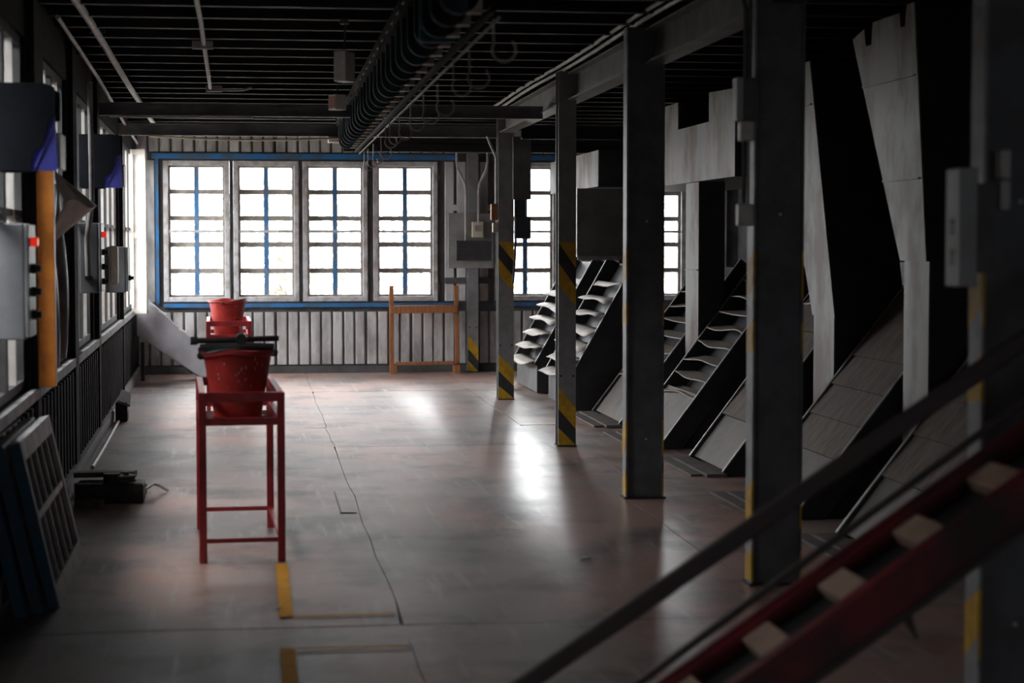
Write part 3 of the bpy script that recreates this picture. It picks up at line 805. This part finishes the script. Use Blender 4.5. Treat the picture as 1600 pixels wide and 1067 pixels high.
# crumpled sheet hanging in the gap between the windows
def cloth(name, mat, parent, pts_fn, nu, nv):
    mb = MB()
    for i in range(nu):
        for j in range(nv): mb.v.append(tuple(pts_fn(i / (nu - 1), j / (nv - 1))))
    for i in range(nu - 1):
        for j in range(nv - 1): mb.f.append((i * nv + j, i * nv + j + 1, (i + 1) * nv + j + 1, (i + 1) * nv + j))
    o = mb.build(name, mat, parent, smooth=True)
    s = o.modifiers.new('thick', 'SOLIDIFY'); s.thickness = .004
    return o
t = lthing('hanging_tarp', 'crumpled dark grey sheet hanging on the left wall beside the orange board', 'tarpaulin', 10.06)
cloth('sheet', 'tarp_grey', t, lambda u, v: (.05 + .05 * math.sin(7 * u + 3 * v) * (1 - v * .5) + .03 * math.sin(15 * u), u * .75, .86 + v * .95), 22, 14)
cloth('folded_corner', 'lamp_grey', t, lambda u, v: (.09 + .20 * (1 - abs(2 * v - 1)) * (.35 + .65 * u), .02 + u * .5 * (1 - .5 * abs(2 * v - 1)), 1.52 + .36 * v + .02 * math.sin(6 * u)), 10, 9)

# pipes high on the left
t = thing('ceiling_pipe', 'long grey pipe running back along the ceiling above the left windows', 'pipe', (-.91, 6, 0))
MB().tube([(0, 0, 2.80), (-.02, 5.5, 2.77), (-.05, 9.2, 2.72), (-.10, 15.5, 2.68)], .022, 8).build('pipe', 'conduit', t, smooth=True)
for y in (3, 6, 9, 12): B(-.07, .02, y - .015, y + .015, 2.79, ZC - .15).build('bracket', 'conduit_dark', t)
tag(MB().tube([(XL(11) + .06, 11, 2.75), (XL(14) + .10, 14, 2.66), (XL(18) + .08, 18, 2.60), (XL(21.5) + .06, 21.5, 2.58)], .013, 8).build('cable_pipe', 'conduit'), 'thin grey cable pipe just below the long ceiling pipe at left', 'pipe')
t = thing('ceiling_conduit', 'pale conduit running along the ceiling joists above the aisle, ending in a side branch', 'conduit', (-.27, 6, 0))
MB().tube([(0, 0, 2.75), (-.02, 5, 2.75), (-.075, 10.0, 2.75)], .015, 8).build('pipe', 'conduit', t, smooth=True)
for y in (6.4, 9.9): B(-.11, .02, y - .02, y + .02, 2.72, ZC - .15).build('clip', 'conduit', t)
MB().tube([(-.075, 9.95, 2.74), (.14, 9.98, 2.74), (.20, 9.98, 2.745), (.26, 9.98, 2.765)], .009, 6).build('branch', 'conduit', t, smooth=True)

# ================================================================== OVERHEAD TROLLEY LINE
t = thing('overhead_trolley_line', 'dark overhead trolley line with rows of clamp plates and hooks under the ceiling', 'conveyor', (.70, 7.0, 0), -.0075)
B(.16, .18, 0, 11.1, 2.335, 2.36).build('lower_rail', 'left_dark', t)
MB().tube([(.20, 0, 2.325), (.20, 11.1, 2.325)], .008, 6).build('hook_bar', 'joist_steel', t)
B(-.02, .05, 0, 11.1, 2.58, 2.66).build('upper_rail', 'left_dark', t)
u = []
for k in range(11):
    a = math.pi + math.pi * k / 10; u.append((.07 + .075 * math.cos(a), 0, 2.43 + .075 * math.sin(a)))
ushape = [(-.005, 0, 2.60)] + u + [(.145, 0, 2.50), (.12, 0, 2.56), (.08, 0, 2.60)]
pm = MB().prism([(q[0], -.03, q[2]) for q in ushape], (0, .06, 0))
pad = MB().prism([(.07 + (q[0] - .07) * .55, -.045, 2.49 + (q[2] - 2.49) * .6) for q in ushape], (0, .015, 0)).build('pad', 'dark_steel', None)
p0 = pm.build('clamp_plate', 'teal_cast', t); pad.parent = t
lm_ = B(.10, .155, -.03, .03, 2.36, 2.42); l0_ = lm_.build('link_block', 'link_pale', t)
um = MB().add([(-.03, -.04, 2.60), (.01, -.04, 2.60), (.01, -.04, 2.66), (-.03, .04, 2.60), (.01, .04, 2.60), (.01, .04, 2.66)], [(0, 1, 2), (3, 5, 4), (0, 3, 4, 1), (1, 4, 5, 2), (0, 2, 5, 3)])
u0 = um.build('wedge', 'link_pale', t)
hk = MB().tube([(.20, 0, 2.34), (.20, 0, 2.27)] + [(.24 - .045 * math.cos(a) * 1.0, .0, 2.225 - .045 * math.sin(a)) for a in [k * 1.45 * math.pi / 12 - .6 for k in range(13)]], .005, 6)
h0_ = hk.build('hook', 'conduit', t, smooth=True)
for k in range(26):
    y = .25 + k * .42
    for src in (p0, l0_, u0, pad):
        if k == 0: src.location = (0, y, 0)
        else: share(src, (0, y, 0), t)
    if k % 2 == 0:
        if k == 0: h0_.location = (0, y, 0)
        else: share(h0_, (random.uniform(-.01, .02), y + random.uniform(-.08, .08), random.uniform(-.05, 0)), t, rz=random.uniform(-.5, .5))
pb = B(-.01, .15, -.03, .03, 2.37, 2.60).build('teal_block', 'teal_bright', t, bevel=.02); pb.location = (0.02, 1.45, 0)

# small hanging sign boxes
def sign_box(label, c, w, d, h, rz):
    t = thing('hanging_light_box', label, 'light box', c, rz, 'small hanging boxes')
    B(-w / 2, w / 2, -d / 2, d / 2, 0, h).build('case', 'lamp_grey', t, bevel=.004)
    B(-w / 2 - .003, -w / 2, -d / 2 + .008, d / 2 - .008, .012, h - .012).build('red_face', 'lamp_red', t)
    MB().cyl((0, 0, h), (0.01, 0, ZC - .156 - c[2]), .006, 6).build('hanger', 'conduit_dark', t)
    B(-.02, .02, -.02, .02, ZC - .186 - c[2], ZC - .158 - c[2]).build('ceiling_plate', 'conduit_dark', t)
a = PY(538, 128, 11.0); b_ = PY(527, 172, 13.4)
sign_box('larger hanging grey box with a reddish side near the trolley line', a, .075, .12, .17, -.5)
sign_box('smaller hanging grey box with a reddish side just above the nearer cross beam', b_, .085, .10, .105, .5)
tag(B(.70, .82, 18.29, 18.40, 2.44, 2.496).build('lamp_bracket', 'white_paint', bevel=.005), 'small white bracket under the farther cross beam', 'bracket')

# conduits on the row of columns
t = thing('column_conduit', 'dark and white switch boxes with conduits on the left side of the largest column', 'junction box', (2.14, 8.10, 0))
B(-.055, 0, -.03, .06, 2.02, 2.205).build('upper_box', 'box_dark', t, bevel=.004)
B(-.085, -.055, -.03, .05, 2.02, 2.205).build('box_door', 'box_grey', t, bevel=.004)
B(-.06, 0, -.0, .06, 1.935, 2.02).build('white_box', 'lamp_grey', t, bevel=.006)
B(-.066, 0, 0, .06, 1.57, 1.665).build('lower_box', 'lamp_grey', t, bevel=.006)
MB().tube([(-.04, .02, 1.665), (-.04, .02, 1.935)], .009, 8).build('conduit', 'conduit_dark', t)
MB().tube([(-.02, .02, 1.665), (-.02, .02, 1.935)], .007, 8).build('conduit', 'conduit', t)
MB().tube([(-.035, .02, 2.205), (-.035, .02, 2.50), (-.05, .02, 2.56), (-.07, .02, 2.75)], .011, 8).build('conduit', 'conduit_dark', t, smooth=True)
MB().tube([(-.015, .02, 2.205), (-.015, .02, 2.75)], .009, 8).build('conduit', 'conduit_dark', t, smooth=True)
for k, (dx, z) in enumerate(((-.10, 2.79), (-.05, 2.775))):
    tag(MB().tube([(2.20 + dx + .008 * (y - 3), y, z - .002 * (y - 3) + .008 * math.sin(y * 1.3)) for y in [3 + i * .95 for i in range(17)]], .013, 8).build('beam_pipe', 'conduit', smooth=True),
        ('outer' if k == 0 else 'inner') + ' of two thin pipes running above the long column beam', 'pipe')

# switch box by the right edge column
t = thing('switch_box', 'pale upright box with double arrow marks beside the right edge column', 'switch box', (2.03, 5.36, 1.37))
B(0, .055, 0, .115, 0, .345).build('case', 'box_grey', t, bevel=.004)
B(.055, .12, .02, .10, .04, .30).build('mount', 'box_dark', t)
for z in (.06, .15):
    for y in (.045, .07):
        MB().prism([(0, y - .003, z), (0, y + .003, z), (0, y + .003, z + .035), (0, y + .010, z + .035), (0, y, z + .052), (0, y - .010, z + .035), (0, y - .003, z + .035)], (-.001, 0, 0)).build('arrow_mark', 'black_rubber', t)
t = thing('strip_box', 'two small white boxes stacked on the right edge column', 'junction box', (2.17, 5.40, 0))
B(0, .03, .0, .058, 1.685, 1.77).build('upper_case', 'lamp_grey', t, bevel=.004); B(0, .03, .0, .058, 1.595, 1.68).build('lower_case', 'lamp_grey', t, bevel=.004)

# ================================================================== LEANING SASHES, JUNK ON THE FLOOR
def sash(label, dx, dy):
    t = thing('window_sash', label, 'window sash', (-.80 + dx, 7.98 + dy, 0), .012, 'old sashes leaning on the left wall')
    l, h = 1.28, .70
    lean = math.atan2(.15, .68)
    def X(x, z): return (x * math.cos(lean) - z * math.sin(lean), z * math.cos(lean) + x * math.sin(lean))
    def member(y0, y1, z0, z1, d0, d1, name, mat):
        q = [X(d0, z0), X(d1, z0), X(d1, z1), X(d0, z1)]
        MB().prism([(a, y0, b) for a, b in q], (0, y1 - y0, 0)).build(name, mat, t)
    member(0, .06, 0, h, -.045, 0, 'stile', 'sash_blue'); member(l - .06, l, 0, h, -.045, 0, 'stile', 'sash_grey')
    member(.06, l - .06, 0, .09, -.045, 0, 'rail', 'sash_grey'); member(.06, l - .06, h - .08, h, -.045, 0, 'rail', 'sash_grey')
    member(.06, l - .06, h * .52, h * .52 + .03, -.035, -.005, 'rail', 'sash_grey')
    for k in range(1, 5):
        y = .06 + (l - .12) * k / 5
        member(y - .012, y + .012, .09, h * .52, -.035, -.006, 'muntin', 'sash_grey'); member(y - .012, y + .012, h * .52 + .03, h - .08, -.035, -.006, 'muntin', 'sash_grey')
    for k in range(5):
        y = .06 + (l - .12) * k / 5
        for z0, z1 in ((.09, h * .52), (h * .52 + .03, h - .08)): member(y, y + (l - .12) / 5, z0, z1, -.024, -.020, 'pane', 'glass_left')
    return t
sash('front one of the old blue-edged window sashes leaning by the left wall', 0, 0)
sash('middle one of the old blue-edged window sashes leaning by the left wall', -.056, -.10)
sash('rearmost of the old blue-edged window sashes, closest to the left wall', -.112, -.18)
t = thing('machine_part', 'dark oily machine block with round flanges on the floor by the left wall', 'machine part', (-1.02, 11.15, 0))
B(0, .38, 0, .22, 0.0, .115).build('block', 'junk_dark', t, bevel=.012)
for x in (.13, .30):
    MB().cyl((x, -.02, .06), (x, .0, .06), .042, 18).build('flange', 'junk_dark', t); MB().lathe([(.02, 0), (.03, 0), (.03, .004), (.02, .004)], 16).build('ring', 'dark_steel', t).location = (x, -.02, .06)
    t.children[-1].rotation_euler.x = math.pi / 2
MB().cyl((.20, .06, .115), (.20, .06, .17), .05, 16).build('spindle', 'junk_dark', t)
tag(MB().bar((-1.05, 11.47, .135), (-.70, 11.41, .145), .09, .03).build('timber_offcut', 'timber_dark'), 'thin timber offcut lying across the oily machine block', 'timber')
t = thing('pulley_wheel', 'dark pulley wheel lying on the machine block by the left wall', 'wheel', (-.74, 11.20, .124))
MB().lathe([(.0, 0), (.055, 0), (.06, .008), (.05, .018), (.06, .028), (.055, .036), (.0, .036)], 24).build('rim', 'junk_dark', t, smooth=True)
MB().cyl((0, 0, .03), (0, 0, .055), .018, 12).build('hub', 'dark_steel', t)
tag(MB().bar((-1.00, 11.0, .03), (-.86, 10.93, .03), .06, .05).build('timber_wedge', 'timber_dark'), 'short timber wedge on the floor in front of the machine block', 'timber')
tag(MB().bar((-1.06, 11.7, .03), (-.66, 11.55, .03), .09, .06).build('timber_block', 'timber_dark'), 'squat timber block on the floor behind the machine block', 'timber')
tag(MB().tube([(-.74, 11.40, .012), (-.64, 11.42, .05), (-.60, 11.5, .07), (-.58, 11.6, .05), (-.52, 11.62, .012)], .010, 6).build('curved_strip', 'lamp_grey', smooth=True), 'pale curved strip of metal beside the machine block', 'strip')
tag(MB().tube([(XL(12.9) + .10, 12.9, .012), (XL(14.4) + .105, 14.4, .012), (XL(16.2) + .10, 16.2, .012)], .012, 8).build('floor_pipe', 'lamp_grey'), 'thin pale pipe lying on the floor along the left wall', 'pipe')
t = thing('rubber_wedge', 'small black wedge block with a grey face on the floor by the left wall', 'block', (XL(16.3) + .07, 16.3, 0), RZL)
B(0, .10, 0, .22, 0, .16).build('block', 'black_rubber', t, bevel=.01); MB().prism([(.02, -.0, .16), (.12, .0, .12), (.12, .25, .2), (.04, .25, .23)], (0, 0, .02)).build('face_plate', 'box_grey', t)

# painted floor marks
t = thing('floor_marking', 'yellow painted corner mark on the floor in front of the near red stand', 'floor marking', (.09, 7.66, 0.0055))
B(0, .055, .02, 1.27, 0, .001).build('stripe', 'marking_yellow', t); B(0, .46, -.01, .015, 0, .001).build('thin_line', 'marking_yellow', t)
t = thing('floor_marking', 'yellow painted corner mark on the floor at the bottom edge of the picture', 'floor marking', (.085, 4.6, 0.0055))
B(0, .055, 0, 2.42, 0, .001).build('stripe', 'marking_yellow', t); B(0, .48, 2.425, 2.45, 0, .001).build('thin_line', 'marking_yellow', t)
p = FL(435, 952); tag(MB().prism([p + Vector(q) for q in ((-.012, -.02, .004), (.01, -.012, .008), (.014, .02, .005), (-.008, .025, .007))], (0, 0, .002)).build('fallen_leaf', 'leaf_green'), 'tiny green leaf fallen beside the yellow floor mark', 'leaf')
p = FL(915, 876); tag(MB().prism([p + Vector(q) for q in ((-.03, -.03, .003), (.02, -.02, .012), (.03, .02, .004), (-.01, .03, .014))], (0, 0, .008)).build('scrap', 'lamp_grey'), 'crumpled scrap on the floor right of the bright reflection', 'scrap')
p = FL(537, 785); t = thing('floor_patch', 'small rectangular patch plate outlined in the floor beside the long seam', 'patch', (p.x, p.y, .005))
B(-.03, .05, -.45, .45, 0, .0015).build('plate', 'floor_sheet', t); B(-.038, -.03, -.45, .45, 0, .002).build('gap_edge', 'black_rubber', t)

# ================================================================== SLATTED CONVEYOR IN THE FOREGROUND
YF, YN = 5.02, 4.70
t = thing('slatted_conveyor', 'inclined conveyor with red side frames, wooden slats and dark handrail in the right foreground', 'conveyor', (0, 0, 0))
def line_at(x, y, Y, x2, y2, z_lo, z_hi):
    a = PY(x, y, Y); b_ = PY(x2, y2, Y); d = (b_ - a) / (b_.z - a.z)
    return a + d * (z_lo - a.z), a + d * (z_hi - a.z)
a, b_ = line_at(835, 1058, YF + .02, 1369, 690, .12, 2.3); MB().bar(a, b_, .03, .052).build('handrail', 'stair_rail', t, bevel=.008)
a, b_ = line_at(998, 1067, YF + .02, 1421, 758, .06, 2.1); MB().bar(a, b_, .02, .020).build('lower_rail', 'stair_rail', t, bevel=.004)
a, b_ = line_at(1060, 1056, YF, 1600, 671, .03, 1.9)
MB().bar(a - Vector((0, 0, .045)), b_ - Vector((0, 0, .045)), .02, .12).build('side_frame', 'stair_red', t)
MB().bar(a + Vector((0, -.02, 0)), b_ + Vector((0, -.02, 0)), .05, .022).build('frame_cap', 'stair_red', t, bevel=.003)
fa, fb = a, b_
a, b_ = line_at(1164, 1058, YN, 1600, 745, .0, 1.9)
MB().bar(a - Vector((0, 0, .070)), b_ - Vector((0, 0, .070)), .02, .11).build('side_frame', 'stair_red', t)
MB().bar(a + Vector((0, .0, 0)), b_ + Vector((0, .0, 0)), .05, .022).build('frame_cap', 'stair_red', t, bevel=.003)
MB().bar(a + Vector((0, -.01, -.130)), b_ + Vector((0, -.01, -.130)), .04, .016).build('frame_cap', 'stair_rail', t, bevel=.003)
d = (fb - fa).normalized()
q = PY(1175, 1010, (YF + YN) / 2); k0 = (q - fa).dot(d)
nrm = Vector((-d.z, 0, d.x))
if nrm.z < 0: nrm = -nrm
MB().prism([Vector((q_.x, YN + .012, q_.z)) - nrm * e_ for q_, e_ in ((fa, .045), (fb, .045), (fb, .06), (fa, .06))], (0, YF - YN - .024, 0)).build('belt', 'black_rubber', t)
i = -2
while True:
    tt = k0 + i * .25
    p = fa + d * tt
    if p.z > 1.8: break
    if p.z > .05:
        o_ = Vector((0, YN + .012 - p.y, 0))
        MB().prism([p + o_ - nrm * .045, p + d * .085 + o_ - nrm * .045, p + d * .085 + o_ - nrm * .004, p + o_ - nrm * .004], (0, YF - YN - .024, 0)).build('slat', 'wood_tread', t, bevel=.004)
    i += 1
p = PY(1418, 975, YN - .01)
MB().prism([p + Vector((-.02, 0, .02)), p + Vector((.01, 0, .03)), p + Vector((.03, 0, -.045))], (0, .02, 0)).build('bracket', 'stair_rail', t)
# posts at the upper end
for X_, Z_ in ((fb.x, fb.z),):
    B(X_, X_ + .06, YF - .03, YF + .03, 0, Z_ + .3).build('post', 'stair_rail', t)
    B(X_, X_ + .06, YN - .03, YN + .03, 0, Z_ + .1).build('post', 'stair_rail', t)

# ================================================================== OUTSIDE
tag(B(-40, 40, -20, YB + 60, -.8, -.6).build('ground_outside', 'grass'), kind='structure')
M('blocker_board', (.035, .03, .027), (.02, .018, .016), 4, .8)
t = thing('light_blocker', 'dark boarded shed wall added outside the left windows to cut daylight', 'blocker', (-3.6, 2.0, -.6))  # added wall that blocks low daylight from the left windows
for k in range(31): B(-.03, 0, k * .5 + .005, k * .5 + .495, 0, 3.7).build('board', 'blocker_board', t)
B(-2.0, -.03, 0, 15.5, 0, 3.6).build('body', 'blocker_board', t); B(-2.1, .15, -.1, 15.6, 3.7, 3.78).build('blocker_top', 'blocker_board', t)
def leaf_cloud(name, n, rx, rz, seed):
    rnd = random.Random(seed); mb = MB()
    for _ in range(n):
        while True:
            q = Vector((rnd.uniform(-1, 1), rnd.uniform(-1, 1), rnd.uniform(-1, 1)))
            if .35 < q.length < 1: break
        q *= (1 + .25 * math.sin(5 * q.x + seed) * math.sin(4 * q.z))
        c = Vector((q.x * rx, q.y * rx, q.z * rz)); s = rnd.uniform(.06, .14)
        u_ = Vector((rnd.gauss(0, 1), rnd.gauss(0, 1), rnd.gauss(0, 1))).normalized(); v_ = u_.orthogonal().normalized()
        mb.add([c - u_ * s, c + v_ * s * .5, c + u_ * s, c - v_ * s * .5], [(0, 1, 2, 3)])
    me = bpy.data.meshes.new(name); me.from_pydata(mb.v, [], mb.f); me.materials.append(MATS['leaf_green']); return me
clouds = [leaf_cloud('crown', 2600, 1.6, 1.5, s) for s in (1, 2, 3)]
spots = [(-4.6, 33), (-1.9, 37), (.4, 31.5), (3.4, 36.5), (5.4, 31), (8.2, 35), (-7.4, 39), (11.5, 39)]
words = ['far left', 'left of centre', 'behind the first back windows', 'behind the middle back windows', 'behind the fifth back window', 'right of centre', 'outermost at left', 'outermost at right']
for i, (x, y) in enumerate(spots):
    t = thing('tree', 'pale tree outside the back windows, ' + words[i], 'tree', (x, y, -.6), random.uniform(0, 6), 'trees outside')
    s = random.uniform(.8, 1.0)
    c = bpy.data.objects.new('crown', clouds[i % 3]); col.objects.link(c); c.parent = t; c.location = (0, 0, 2.0 * s); c.scale = (s, s, s); c['kind'] = 'stuff'
    MB().tube([(0, 0, 0), (.05, .02, 1.0), (.0, .05, 2.2)], [.14, .11, .06], 8).build('trunk', 'bark', t)
